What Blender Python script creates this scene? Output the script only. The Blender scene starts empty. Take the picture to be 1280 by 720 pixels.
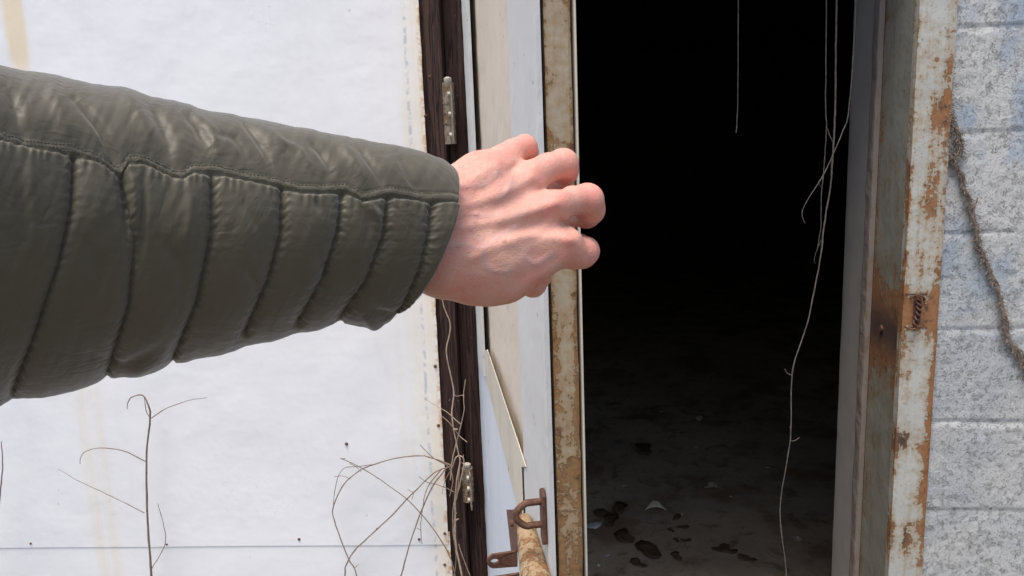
import bpy, bmesh, math, random
import numpy as np
from mathutils import Vector, Matrix, noise as mn
random.seed(7); rng = np.random.default_rng(7)
SC = bpy.context.scene
COL = SC.collection

# ------------------------------------------------------------------ camera maths
F = 914.0; CAMH = 1.6
_d = np.array([200, 5311, 914.0]); _d /= np.linalg.norm(_d)
UPc = -_d
_z = np.array([0, 0, 1.0]); _fy = _z - UPc*(_z@UPc); _fy /= np.linalg.norm(_fy)
_rx = np.cross(_fy, UPc); _rx = _rx if _rx[0] > 0 else -_rx
_a = math.radians(5)
Yc = math.cos(_a)*_fy + math.sin(_a)*_rx
Xc = math.cos(_a)*_rx - math.sin(_a)*_fy
M3 = np.array([Xc, Yc, UPc])            # camera vector -> world vector
CAM = np.array([0, 0, CAMH])
def ray(px, py): return M3 @ np.array([(px-640)/F, (py-360)/F, 1.0])
def onY(px, py, Y=1.565):
    r = ray(px, py); return CAM + r*(Y/r[1])
def onZ(px, py, Z=0.0):
    r = ray(px, py); return CAM + r*((Z-CAMH)/r[2])
def atd(px, py, d): return CAM + ray(px, py)*d
def cam_to_world(P): return P @ M3.T + CAM

WY = 1.565
STX0 = float(onY(30, 50, WY)[0]); STX1 = float(onY(122, 540, WY)[0])

# ------------------------------------------------------------------ node helper
class V:
    def __init__(s, g, o): s.g, s.o = g, o
    def _m(s, op, b=None, c=None, rev=False):
        n = s.g.nt.nodes.new('ShaderNodeMath'); n.operation = op
        ins = [s, b] if not rev else [b, s]
        if c is not None: ins.append(c)
        for i, v in enumerate(ins):
            if v is None: continue
            if isinstance(v, V): s.g.nt.links.new(v.o, n.inputs[i])
            else: n.inputs[i].default_value = v
        return V(s.g, n.outputs[0])
    def __add__(s, b): return s._m('ADD', b)
    __radd__ = __add__
    def __sub__(s, b): return s._m('SUBTRACT', b)
    def __rsub__(s, b): return s._m('SUBTRACT', b, rev=True)
    def __mul__(s, b): return s._m('MULTIPLY', b)
    __rmul__ = __mul__
    def abs(s): return s._m('ABSOLUTE')
    def mx(s, b): return s._m('MAXIMUM', b)
    def mn(s, b): return s._m('MINIMUM', b)
    def sin(s): return s._m('SINE')
    def ss(s, a, b, lo=0., hi=1.):
        n = s.g.nt.nodes.new('ShaderNodeMapRange'); n.interpolation_type = 'SMOOTHSTEP'
        s.g.nt.links.new(s.o, n.inputs[0])
        flip = a > b
        if flip: a, b, lo, hi = b, a, hi, lo
        n.inputs[1].default_value = a; n.inputs[2].default_value = b
        n.inputs[3].default_value = lo; n.inputs[4].default_value = hi
        return V(s.g, n.outputs[0])
class G:
    def __init__(s, name):
        m = bpy.data.materials.new(name); m.use_nodes = True
        s.m = m; s.nt = m.node_tree; s.b = s.nt.nodes['Principled BSDF']
        s.tc = s.nt.nodes.new('ShaderNodeTexCoord')
        s.co = V(s, s.tc.outputs['Object'])
    def geo(s):
        n = s.nt.nodes.new('ShaderNodeNewGeometry'); return V(s, n.outputs['Position'])
    def sep(s, v=None):
        n = s.nt.nodes.new('ShaderNodeSeparateXYZ'); s.nt.links.new((v or s.co).o, n.inputs[0])
        return [V(s, n.outputs[i]) for i in range(3)]
    def scl(s, x, y, z, v=None):
        n = s.nt.nodes.new('ShaderNodeMapping'); s.nt.links.new((v or s.co).o, n.inputs[0])
        n.inputs['Scale'].default_value = (x, y, z); return V(s, n.outputs[0])
    def noise(s, scale, detail=4, rough=.55, dist=0., v=None):
        n = s.nt.nodes.new('ShaderNodeTexNoise'); s.nt.links.new((v or s.co).o, n.inputs['Vector'])
        n.inputs['Scale'].default_value = scale; n.inputs['Detail'].default_value = detail
        n.inputs['Roughness'].default_value = rough; n.inputs['Distortion'].default_value = dist
        return V(s, n.outputs['Fac'])
    def voro(s, scale, v=None, feat='F1'):
        n = s.nt.nodes.new('ShaderNodeTexVoronoi'); s.nt.links.new((v or s.co).o, n.inputs['Vector'])
        n.feature = feat; n.inputs['Scale'].default_value = scale
        return V(s, n.outputs['Distance'])
    def attr(s, name):
        n = s.nt.nodes.new('ShaderNodeAttribute'); n.attribute_name = name; return V(s, n.outputs['Fac'])
    def mix(s, f, a, b):
        n = s.nt.nodes.new('ShaderNodeMix'); n.data_type = 'RGBA'
        def put(sock, v):
            if isinstance(v, V): s.nt.links.new(v.o, sock)
            elif isinstance(v, (tuple, list)): sock.default_value = (*v, 1)
            else: sock.default_value = v
        put(n.inputs[0], f); put(n.inputs[6], a); put(n.inputs[7], b)
        return V(s, n.outputs[2])
    def bump(s, h, dist=.001, strength=1.0, prev=None):
        n = s.nt.nodes.new('ShaderNodeBump'); s.nt.links.new(h.o, n.inputs['Height'])
        n.inputs['Distance'].default_value = dist; n.inputs['Strength'].default_value = strength
        if prev: s.nt.links.new(prev.o, n.inputs['Normal'])
        return V(s, n.outputs[0])
    def set(s, **k):
        for key, v in k.items():
            sock = s.b.inputs[{'col': 'Base Color', 'rough': 'Roughness', 'normal': 'Normal', 'metal': 'Metallic',
                               'spec': 'Specular IOR Level', 'sheen': 'Sheen Weight', 'sss': 'Subsurface Weight',
                               'coat': 'Coat Weight'}[key]]
            if isinstance(v, V): s.nt.links.new(v.o, sock)
            elif isinstance(v, tuple): sock.default_value = (*v, 1)
            else: sock.default_value = v
        return s.m

# ------------------------------------------------------------------ materials
def mat_sheet():
    g = G('white_sheet_metal'); x, y, z = g.sep()
    big = g.noise(2.2, 5, .6); fine = g.noise(160, 4, .6)
    streak = g.noise(1.0, 6, .65, 0, g.scl(38, 1, 1.6))
    streak2 = g.noise(1.0, 5, .6, 0, g.scl(14, 1, .9))
    c = g.mix(big.ss(.35, .7), (.83, .82, .81), (.79, .785, .785))
    # stains running down the sheet
    def column(x0, w, lo=-9, hi=9):
        d = (x - x0).abs(); m = d.ss(w, w*.15)
        return m * z.ss(lo-.03, lo+.1) * z.ss(hi+.05, hi-.1)
    st = (column(STX1, .05, -9, 1.5) * streak.ss(.35, .7) * .55).mx(column(STX0, .035, 1.80, 4) * streak.ss(.25, .5)*1.5).mx(
        column(-.345, .12) * streak2.ss(.42, .75) * .55)
    c = g.mix(st.mn(1.0), c, (.80, .68, .50))
    edge = (x + .304 + (g.noise(9, 4, .6)-.5)*.03).ss(-.055, -.004)
    c = g.mix(edge*streak.ss(.25, .6)*.7, c, (.80, .68, .50))
    er = (x + .304 + (g.noise(22, 6, .7)-.5)*.03).ss(-.012, .004)
    c = g.mix(er*g.noise(60, 5, .7).ss(.42, .6), c, (.50, .27, .10))
    lap = (x+.336 + (g.noise(14, 3, .6)-.5)*.008).abs().ss(.0055, .001)
    c = g.mix(lap*g.noise(70, 4, .6).ss(.4, .6)*.7, c, (.42, .45, .50))
    sp = g.noise(75, 2, .5, 0, g.scl(1, 1, .7)).ss(.735, .76) * g.noise(3.5, 2).ss(.5, .62)
    c = g.mix(sp*.45, c, (.33, .24, .17))
    dirt = g.noise(5, 8, .75).ss(.55, .85)
    c = g.mix(dirt*.30, c, (.55, .55, .53))
    c = g.mix(g.noise(1.0, 7, .7, .3, g.scl(9, 1, 2)).ss(.56, .78)*.22, c, (.62, .60, .54))
    c = g.mix((g.noise(26, 2, .5, 2.5)-.5).abs().ss(.010, .003)*g.noise(2.7, 3).ss(.58, .66)*.35, c, (.50, .50, .50))
    h = big*4.5 + fine*.04 + g.noise(9, 3)*.6 + g.noise(28, 2)*.12
    n = g.bump(h, .004, .5)
    return g.set(col=c, rough=.5, normal=n, spec=.35)
def mat_peel(name, paint, rust=(.42, .17, .055), dark=(.10, .05, .03), bias=0.0, grain=1.0, dirt=.35):
    """old paint that lets go of rusty steel; the float attribute 'wear' says where"""
    g = G(name); w = g.attr('wear'); dk = g.attr('dark')
    n1 = g.noise(26*grain, 9, .72, .4); n2 = g.noise(110*grain, 5, .65); n3 = g.noise(9, 4, .6)
    drip = g.noise(1.0, 6, .65, 0, g.scl(70, 70, 6))
    e = (n1-.5)*1.15 + (n2-.5)*.75 + (drip-.5)*.8 + w*.72 + (.52 + bias)
    peel = e.ss(.78, .84)
    halo = e.ss(.44, .82)
    pc = g.mix(n3.ss(.3, .75), paint, tuple(c*.86 for c in paint))
    pc = g.mix(drip.ss(.5, .8)*dirt, pc, (.30, .25, .18))
    pc = g.mix(halo*.75, pc, (paint[0]*.74, paint[1]*.54, paint[2]*.34))
    pc = g.mix(g.noise(200, 2, .5).ss(.66, .70)*.6, pc, (.16, .10, .06))
    rc = g.mix(n2.ss(.35, .65), rust, (rust[0]*1.2, rust[1]*1.38, rust[2]*1.5))
    rc = g.mix(g.noise(60, 6, .7).ss(.5, .7), rc, dark)
    rc = g.mix(dk*(n1+.45).ss(.55, .9), rc, (.075, .045, .038))
    c = g.mix(peel, pc, rc)
    h = (1.0 - peel)*1.0 + n2*.25*peel + g.noise(300, 3, .6)*.08
    return g.set(col=c, rough=peel.ss(0, 1, .45, .85), normal=g.bump(h, .0012, .9), spec=.35)
def mat_block():
    g = G('painted_block'); x, y, z = g.sep()
    mo = g.attr('mortar'); bid = g.attr('blk')
    n1 = g.noise(3.2, 6, .65); n2 = g.noise(6, 4, .55, .3); pit = g.noise(330, 3, .6, .8); worm = g.noise(210, 3, .6, 1.2)
    c = g.mix(n1.ss(.35, .65), (.50, .49, .465), (.57, .56, .525))
    c = g.mix(((n2 + bid*.12).ss(.50, .66))*z.ss(1.15, 1.35, .2, .8), c, (.31, .37, .44))
    c = g.mix(g.noise(4.3, 5, .6, .3).ss(.55, .75)*.5, c, (.62, .60, .52))
    c = g.mix(g.noise(11, 6, .7).ss(.60, .74)*.35, c, (.40, .45, .36))
    c = g.mix(mo*.3, c, (.56, .55, .52))
    wv = (worm-.5).abs().ss(.035, .008) * g.noise(70, 3, .6).ss(.50, .64)
    c = g.mix(wv*(1.0-mo*.5)*.75, c, (.23, .22, .19))
    pm = pit.ss(.58, .68)
    c = g.mix(pm*.5, c, (.25, .25, .23))
    fl = g.noise(190, 5, .7, .6).ss(.60, .66)
    c = g.mix(fl*.35, c, (.68, .69, .69))
    h = worm*.5 - pm*.6 - wv*.8 + g.noise(420, 3)*.2 + g.noise(60, 3)*.8
    return g.set(col=c, rough=.8, normal=g.bump(h, .0024, .95), spec=.25)
def mat_timber(name, a, b, c3, sc=1.0):
    g = G(name)
    gr = g.noise(1.0, 8, .68, .3, g.scl(90*sc, 90*sc, 3.2)); g2 = g.noise(1.0, 4, .6, .2, g.scl(260*sc, 260*sc, 9))
    c = g.mix(gr.ss(.3, .7), a, b)
    c = g.mix(g2.ss(.55, .7)*.6, c, c3)
    c = g.mix(g.noise(55, 6, .7).ss(.68, .72)*.6, c, (.42, .38, .34))
    crack = (gr-.5).abs().ss(.02, .004)
    c = g.mix(crack*.7, c, (.012, .009, .007))
    return g.set(col=c, rough=.75, normal=g.bump(gr*1.0 + g2*.3 - crack*.8, .002, .9), spec=.3)
def mat_wornpaint(name, a, b, chip, amt=.62, dirt=.25):
    g = G(name)
    gr = g.noise(1.0, 7, .65, .2, g.scl(60, 60, 2.4)); n = g.noise(24, 8, .7, .3, g.scl(1, 1, .35))
    c = g.mix(g.noise(5, 5, .6).ss(.35, .7), a, b)
    ch = n.ss(amt, amt+.02)
    c = g.mix(gr.ss(.52, .8)*dirt, c, (.33, .29, .23))
    c = g.mix(ch, c, chip)
    c = g.mix(g.noise(60, 2, .5).ss(.74, .76)*.7, c, (.22, .17, .13))
    h = gr*.6 - ch*.6 + g.noise(200, 3)*.1
    return g.set(col=c, rough=.5, normal=g.bump(h, .0012, .8), spec=.35)
def mat_skin():
    g = G('skin'); red = g.attr('red'); vein = g.attr('vein')
    bl = g.noise(55, 6, .65); b2 = g.noise(170, 4, .6)
    c = g.mix(bl.ss(.35, .68), (.64, .36, .27), (.67, .305, .235))
    c = g.mix(b2.ss(.5, .7)*.35, c, (.72, .43, .335))
    c = g.mix((red*(bl.ss(.2, .7, .55, 1.0))).mn(1.0)*.9, c, (.70, .25, .19))
    c = g.mix(vein*.35, c, (.50, .35, .33))
    fr = g.noise(130, 2, .5).ss(.735, .765)
    c = g.mix(g.noise(28, 5, .7).ss(.50, .68)*.45, c, (.70, .27, .21))
    c = g.mix(fr*.5, c, (.33, .13, .08))
    v = g.voro(900, g.scl(1, 1, 1.5)); v2 = g.voro(420, None)
    cr = g.noise(1.0, 4, .6, .6, g.scl(420, 420, 120))
    h = v*.5 + v2*.35 + cr*.6 + g.noise(90, 4, .6)*.45
    m = g.set(col=c, rough=bl.ss(.2, .8, .50, .62), normal=g.bump(h, .00045, .8), spec=.35, sss=.18)
    g.b.inputs['Subsurface Radius'].default_value = (1.0, .28, .15)
    g.b.inputs['Subsurface Scale'].default_value = .006
    return m
def mat_nylon():
    g = G('olive_nylon')
    n = g.noise(26, 3, .55); mott = g.noise(9, 5, .6)
    c = g.mix(mott.ss(.3, .7), (.072, .060, .036), (.094, .079, .049))
    w = g.noise(1500, 2, .5)
    k1 = (g.noise(34, 3, .55, 1.2)-.5).abs().ss(0, .10); k2 = (g.noise(75, 3, .6, .9)-.5).abs().ss(0, .12)
    h = n*1.7 + k1*.20 + k2*.07 + w*.03
    return g.set(col=c, rough=.50, normal=g.bump(h, .0015, .5), spec=.36, sheen=.25)
def mat_plain(name, a, b, rough=.7, sc=40, bs=.001, metal=0., c3=None):
    g = G(name); n = g.noise(sc, 6, .65)
    c = g.mix(n.ss(.35, .65), a, b)
    if c3: c = g.mix(g.noise(sc*2.7, 5, .7).ss(.56, .64), c, c3)
    return g.set(col=c, rough=rough, normal=g.bump(n + g.noise(sc*6, 3)*.3, bs, .8), metal=metal)
def mat_floor():
    g = G('dirty_concrete')
    n = g.noise(1.4, 8, .7); n2 = g.noise(6, 8, .7, .6); n3 = g.noise(45, 5, .65)
    c = g.mix(n.ss(.35, .65), (.36, .30, .225), (.50, .42, .32))
    c = g.mix(n2.ss(.52, .64)*.7, c, (.10, .07, .045))
    c = g.mix(g.noise(14, 7, .72, .8).ss(.56, .66)*.6, c, (.14, .10, .07))
    c = g.mix(g.noise(2.6, 5, .6).ss(.50, .64)*.7, c, (.22, .125, .075))
    c = g.mix(n3.ss(.70, .74)*.8, c, (.30, .28, .25))
    return g.set(col=c, rough=n2.ss(.4, .7, .75, .45), normal=g.bump(n2*2+n3*.5, .004, .8))
def mat_ground():
    g = G('bare_soil')
    n = g.noise(1.2, 8, .7); n3 = g.noise(40, 5, .65)
    c = g.mix(n.ss(.35, .65), (.11, .09, .065), (.16, .13, .10))
    c = g.mix(n3.ss(.5, .7)*.5, c, (.12, .10, .07))
    return g.set(col=c, rough=.95, normal=g.bump(n*4+n3, .02, .7))

M = dict(
    sheet=mat_sheet(), block=mat_block(),
    face=mat_peel('peeling_cream_paint', (.50, .49, .44), rust=(.26, .112, .045), bias=-.01),
    reveal=mat_peel('grimy_grey_paint', (.29, .28, .235), rust=(.24, .10, .04), bias=-.04, grain=.8, dirt=.5),
    jamb=mat_plain('smooth_grey_paint', (.37, .345, .32), (.42, .39, .36), .5, 12, .0006),
    stop=mat_peel('brown_grey_strip', (.27, .225, .195), rust=(.16, .09, .05), bias=-.08),
    chan=mat_peel('rusty_channel_paint', (.40, .335, .24), rust=(.23, .115, .045), dark=(.11, .05, .025), bias=.075, grain=1.2),
    post=mat_timber('dark_brown_timber', (.070, .036, .028), (.036, .018, .014), (.10, .062, .05)),
    beige=mat_wornpaint('beige_panel_paint', (.60, .51, .41), (.64, .55, .45), (.42, .33, .24), .80, .12),
    bluew=mat_wornpaint('blue_white_paint', (.56, .60, .66), (.62, .65, .69), (.33, .31, .29), .76, .2),
    whitep=mat_wornpaint('grey_white_plank', (.55, .54, .52), (.60, .59, .565), (.33, .27, .21), .74, .22),
    brace=mat_wornpaint('worn_cream_board', (.60, .54, .43), (.47, .43, .36), (.30, .23, .16), .62, .7),
    rust=mat_plain('dark_rusty_iron', (.085, .038, .026), (.15, .07, .042), .8, 90, .0014, .2, (.24, .11, .05)),
    bar=mat_peel('rusty_cream_bar', (.40, .31, .20), rust=(.22, .10, .04), bias=-.03, grain=1.6),
    hinge=mat_peel('painted_hinge', (.30, .285, .245), rust=(.16, .08, .045), bias=.14, grain=2.),
    skin=mat_skin(), nylon=mat_nylon(),
    thread=mat_plain('olive_thread', (.07, .065, .048), (.10, .095, .072), .7, 200, .0003),
    stem=mat_plain('dry_brown_stem', (.16, .105, .075), (.25, .175, .13), .8, 120, .0006),
    pale=mat_plain('pale_dry_stem', (.34, .25, .18), (.46, .35, .26), .8, 120, .0006),
    grey=mat_plain('grey_vine_bark', (.10, .085, .07), (.19, .16, .135), .85, 120, .0008),
    bark=mat_plain('shaggy_vine_bark', (.13, .095, .07), (.26, .205, .16), .9, 90, .002, 0, (.34, .28, .23)),
    floor=mat_floor(), ground=mat_ground(),
    inner=mat_plain('dark_wall', (.05, .045, .04), (.08, .075, .065), .9, 5, .002),  # dark brownish grey base colour for the room's walls and ceiling
    shard=mat_plain('pale_shard', (.62, .58, .48), (.5, .46, .38), .5, 60, .0005),
    leaf=mat_plain('dark_leaf', (.085, .055, .035), (.13, .085, .05), .7, 80, .001),
    hair=mat_plain('brown_hair', (.10, .055, .03), (.14, .08, .045), .6, 300, .0001),
    chalk=mat_plain('white_powder', (.5, .5, .5), (.7, .7, .7), .9, 80, .001),
)

# ------------------------------------------------------------------ object helpers
def tag(o, label=None, cat=None, group=None, kind=None):
    if label: o['label'] = label
    if cat: o['category'] = cat
    if group: o['group'] = group
    if kind: o['kind'] = kind
    return o
def link(name, me, mat=None, parent=None, smooth=False):
    o = bpy.data.objects.new(name, me); COL.objects.link(o)
    if mat is not None: me.materials.append(mat)
    if parent is not None: o.parent = parent
    if smooth:
        me.polygons.foreach_set('use_smooth', [True]*len(me.polygons))
        if smooth != 'all': me.set_sharp_from_angle(angle=math.radians(55))
    return o
def mesh(name, v, f, mat=None, parent=None, smooth=False):
    me = bpy.data.meshes.new(name); me.from_pydata([tuple(map(float, p)) for p in v], [], [tuple(map(int, q)) for q in f]); me.update()
    return link(name, me, mat, parent, smooth)
def empty(name, loc=(0, 0, 0), mat=None):
    o = bpy.data.objects.new(name, None); COL.objects.link(o)
    o.location = loc
    if mat is not None: o.matrix_world = mat
    o.empty_display_size = .05
    return o
class MB:
    def __init__(s): s.v = []; s.f = []
    def add(s, v, f):
        k = len(s.v); s.v += [tuple(map(float, p)) for p in v]; s.f += [tuple(i+k for i in q) for q in f]
    def box(s, x0, x1, y0, y1, z0, z1):
        s.add([(x0, y0, z0), (x1, y0, z0), (x1, y1, z0), (x0, y1, z0), (x0, y0, z1), (x1, y0, z1), (x1, y1, z1), (x0, y1, z1)],
              [(0, 1, 5, 4), (1, 2, 6, 5), (2, 3, 7, 6), (3, 0, 4, 7), (4, 5, 6, 7), (3, 2, 1, 0)])
    def prism(s, poly, y0, y1):       # poly in (x,z)
        n = len(poly)
        s.add([(x, y0, z) for x, z in poly]+[(x, y1, z) for x, z in poly],
              [tuple(range(n)), tuple(range(2*n-1, n-1, -1))]+[(i, i+n, (i+1) % n+n, (i+1) % n) for i in range(n)])
    def tube(s, pts, rad, n=6, cap=True):
        pts = [Vector(p) for p in pts]; m = len(pts)
        if not hasattr(rad, '__len__'): rad = [rad]*m
        t0 = (pts[1]-pts[0]).normalized()
        a = t0.orthogonal().normalized(); k = len(s.v)
        for i, p in enumerate(pts):
            t = (pts[min(i+1, m-1)]-pts[max(i-1, 0)])
            t = t.normalized() if t.length > 1e-9 else t0
            a = (a - t*a.dot(t)).normalized(); b = t.cross(a)
            for j in range(n):
                an = 2*math.pi*j/n
                s.v.append(tuple(p + (a*math.cos(an)+b*math.sin(an))*rad[i]))
        for i in range(m-1):
            for j in range(n):
                s.f.append((k+i*n+j, k+i*n+(j+1) % n, k+(i+1)*n+(j+1) % n, k+(i+1)*n+j))
        if cap:
            s.f.append(tuple(k+j for j in range(n-1, -1, -1))); s.f.append(tuple(k+(m-1)*n+j for j in range(n)))
    def build(s, name, mat, parent=None, smooth=False, bevel=0., recalc=True):
        o = mesh(name, s.v, s.f, mat, parent, smooth)
        bm = bmesh.new(); bm.from_mesh(o.data)
        if recalc: bmesh.ops.recalc_face_normals(bm, faces=bm.faces)
        if bevel: bmesh.ops.bevel(bm, geom=list(bm.edges), offset=bevel, segments=2, affect='EDGES', profile=.6)
        bm.to_mesh(o.data); bm.free()
        return o
def catmull(P, per=6):
    P = [np.array(p, float) for p in P]
    if len(P) == 2: return [P[0]*(1-t)+P[1]*t for t in np.linspace(0, 1, per+1)]
    Q = [2*P[0]-P[1]]+P+[2*P[-1]-P[-2]]; out = []
    for i in range(1, len(Q)-2):
        for k in range(per):
            t = k/per; a, b, c, d = Q[i-1:i+3]
            out.append(.5*((2*b)+(c-a)*t+(2*a-5*b+4*c-d)*t*t+(3*b-a-3*c+d)*t**3))
    out.append(P[-1]); return out
def nz(p, s=1., o=0.): return mn.noise(Vector((p[0]*s+o, p[1]*s+o*1.7, p[2]*s-o)))
def set_attr(o, name, vals):
    a = o.data.attributes.new(name, 'FLOAT', 'POINT'); a.data.foreach_set('value', np.asarray(vals, dtype=np.float32))

def strip(name, mat, parent, axis, a0, a1, z0, z1, front, back, wear=None, dark=None, da=.006, dz=.012, wob=.0008):
    """Board or steel strip: fine grid on the seen face plus plain sides.
    axis 'x': the seen face looks to -Y (a = X, front/back = Y); axis 'y': it looks to -X (a = Y, front/back = X)."""
    na = max(2, int(abs(a1-a0)/da)); nzz = max(2, int((z1-z0)/dz))
    A = np.linspace(a0, a1, na+1); Z = np.linspace(z0, z1, nzz+1)
    v = []; f = []; W = []; D = []
    def P(a, z, d): return (a, d, z) if axis == 'x' else (d, a, z)
    for z in Z:
        for a in A:
            e = min(abs(a-a0), abs(a-a1))
            d = front + (.0012 if e < 1e-6 else 0) + wob*nz((a, front, z), 18)+wob*.5*nz((a, front, z), 70)
            aa = a + (0.0009*nz((a, 1, z), 30) if e < 1e-6 else 0)
            v.append(P(aa, z, d)); W.append(wear(a, z) if wear else 0); D.append(dark(a, z) if dark else 0)
    w = na+1
    for j in range(nzz):
        for i in range(na): f.append((j*w+i, j*w+i+1, (j+1)*w+i+1, (j+1)*w+i))
    # back ring
    k = len(v)
    for z in Z:
        for a in (a0, a1): v.append(P(a, z, back)); W.append(wear(a, z) if wear else 0); D.append(0)
    for j in range(nzz):
        f.append((j*w, (j+1)*w, k+2*(j+1), k+2*j)); f.append((j*w+na, k+2*j+1, k+2*(j+1)+1, (j+1)*w+na))
        f.append((k+2*j, k+2*(j+1), k+2*(j+1)+1, k+2*j+1))
    f.append(tuple([i for i in range(w)][::-1]+[k, k+1])); f.append(tuple([nzz*w+i for i in range(w)]+[k+2*nzz+1, k+2*nzz]))
    o = mesh(name, v, f, mat, parent)
    bm = bmesh.new(); bm.from_mesh(o.data); bmesh.ops.recalc_face_normals(bm, faces=bm.faces); bm.to_mesh(o.data); bm.free()
    set_attr(o, 'wear', W); set_attr(o, 'dark', D)
    return o

# ------------------------------------------------------------------ setting
mb = MB(); mb.add([(-60, -60, 0), (60, -60, 0), (60, WY+.10, 0), (-60, WY+.10, 0)], [(0, 1, 2, 3)])
tag(mb.build('ground', M['ground']), kind='structure')
mb = MB(); n = 60
mb.add([(-5, WY+.10, .004), (6, WY+.10, .004), (6, 12, .004), (-5, 12, .004)], [(0, 1, 2, 3)])
tag(mb.build('floor', M['floor']), kind='structure')
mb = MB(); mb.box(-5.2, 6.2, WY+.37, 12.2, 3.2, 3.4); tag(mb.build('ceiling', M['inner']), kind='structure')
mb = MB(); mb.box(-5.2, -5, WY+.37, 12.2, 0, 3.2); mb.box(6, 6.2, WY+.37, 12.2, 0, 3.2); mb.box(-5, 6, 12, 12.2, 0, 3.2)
tag(mb.build('interior_wall', M['inner']), 'dark walls of the empty room behind the doorway', 'wall')

# block wall: one mesh, the face right of the door is a fine relief
SX0 = -.304
FX0, FX1 = .680, .751      # steel frame face
COURSE = .2025
jx = onY(1211, 475)[0]
def block_wall():
    xs = np.concatenate([np.arange(FX1-.012, 1.45, .0045), np.arange(1.46, 6.2, .05)])
    zs = np.concatenate([np.arange(-.05, .55, .03), np.arange(.55, 2.15, .0045), np.arange(2.16, 3.4, .03)])
    X, Z = np.meshgrid(xs, zs); row = np.floor(Z/COURSE).astype(int)
    wobx = np.array([[0.0]])
    off = np.where(row % 2 == 1, jx, jx+.203)
    bx = (X-off)/.406; col = np.floor(bx)
    dx = np.abs(bx-np.round(bx))*.406; dzz = np.abs(Z/COURSE-np.round(Z/COURSE))*COURSE
    v = []; mo = []; bl = []
    H = {}
    for j in range(len(zs)):
        for i in range(len(xs)):
            x, z = xs[i], zs[j]
            w = .0028*nz((x, 0, z), 12) + .0018*nz((x, 3, z), 45)
            dj = min(dx[j, i]+abs(w)*.7+.0008, dzz[j, i]+w)
            m = 1-min(1, max(0, (dj-.0015)/.0045)); m = m*m*(3-2*m)
            vert = dx[j, i] < dzz[j, i]
            dep = (.0009 if vert else .0016)*m
            # thin crack along the upper lip of some bed joints
            up = (Z[j, i]/COURSE-round(Z[j, i]/COURSE))*COURSE
            if abs(up-.0055-w) < .0024 and nz((x, 5, round(z/COURSE)), 5) > -.25: dep += .0022
            rel = .0008*nz((x, 9, z), 60)+.0006*nz((x, 2, z), 150)+.0012*nz((x, 7, z), 14)
            key = (int(row[j, i]), int(col[j, i]))
            if key not in H: H[key] = (random.uniform(-.0012, .0012), random.uniform(-.3, 1))
            v.append((x, WY+dep+rel*(1-m*.6)+H[key][0]*(1-m), z)); mo.append(m); bl.append(H[key][1])
    w = len(xs); f = [(j*w+i, j*w+i+1, (j+1)*w+i+1, (j+1)*w+i) for j in range(len(zs)-1) for i in range(w-1)]
    mb = MB(); mb.v = v; mb.f = f; nf = len(v)
    T = WY+.36
    mb.box(FX1-.012, 6.2, WY+.012, T, -.05, 3.39)          # body right
    mb.box(-5.2, SX0+.03, WY+.012, T, -.05, 3.39)              # body left, behind the sheets
    mb.box(-.2, FX1-.012, WY+.014, T, 2.14, 3.38)          # above the door
    o = mesh('block_wall', mb.v, mb.f, M['block'])
    k = len(mb.v)-nf
    set_attr(o, 'mortar', mo+[0]*k); set_attr(o, 'blk', bl+[0]*k)
    o.data.polygons.foreach_set('use_smooth', [i < len(f) for i in range(len(o.data.polygons))])
    return o
tag(block_wall(), 'grey white painted concrete block wall beside the open doorway', 'wall')

# ------------------------------------------------------------------ steel frame at the right
def blobs(lst):
    B = []
    for px, py, rx, rz, s, Y in lst:
        p = onY(px, py, Y); B.append((p[0], p[2], rx, rz, s))
    return B
fr = empty('door_frame', (FX0, WY, 0)); tag(fr, 'rusty steel door frame with peeling cream paint on the block wall side', 'door frame')
def loc(o, p=fr):
    o.matrix_parent_inverse = Matrix.Translation(-p.location); return o
bw = blobs([(1148, 388, .06, .050, .75, WY), (1130, 440, .012, .10, .35, WY), (1160, 500, .012, .12, .35, WY), (1150, 620, .02, .05, .3, WY), (1125, 548, .02, .035, .55, WY), (1128, 672, .022, .04, .5, WY), (1165, 150, .022, .10, .45, WY),
            (1160, 230, .018, .10, .4, WY), (1150, 330, .02, .06, .3, WY), (1126, 215, .018, .06, .3, WY), (1150, 560, .03, .03, .3, WY), (1145, 655, .03, .03, .35, WY)])
bd = blobs([(1125, 548, .018, .03, 1, WY), (1123, 668, .018, .035, 1, WY), (1128, 210, .015, .05, .8, WY)])
def gs(B, a, z): return max([0]+[s*math.exp(-((a-x)/rx)**2-((z-zz)/rz)**2) for x, zz, rx, rz, s in B])
def wface(x, z):
    e = math.exp(-((x-FX1)/.017)**2)*.50*(.85+.7*nz((x*0, 0, z), 5)) + math.exp(-((x-FX0)/.008)**2)*.34*(.7+1.2*nz((x*0, 4, z), 7))
    return min(1, e+gs(bw, x, z))
loc(strip('frame_face', M['face'], fr, 'x', FX0, FX1, 0.0, 2.14, WY-.012, WY+.010, wface, lambda a, z: gs(bd, a, z), .004, .008, .0007))
zb = onY(1100, 410, 1.66)[2]
def wrev(y, z):
    k = math.exp(-((z-zb)/.12)**2)*.85 + math.exp(-((y-(WY+.145))/.018)**2)*.30 + math.exp(-((y-WY)/.012)**2)*.22*(1+nz((y, 0, z), 6))
    return min(1, k+.1*nz((y*3, 0, z), 4))
loc(strip('frame_reveal', M['reveal'], fr, 'y', WY-.008, WY+.165, 0, 2.137, FX0+.001, FX0+.030, wrev, lambda a, z: math.exp(-((z-zb)/.05)**2), .008, .012))
loc(strip('stop_strip', M['stop'], fr, 'y', WY+.150, WY+.182, 0, 2.133, FX0-.013, FX0-.0005, lambda y, z: .25*math.exp(-((z-zb)/.1)**2)+.1*nz((y, 0, z), 20), None, .006, .008, .0022))
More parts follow.
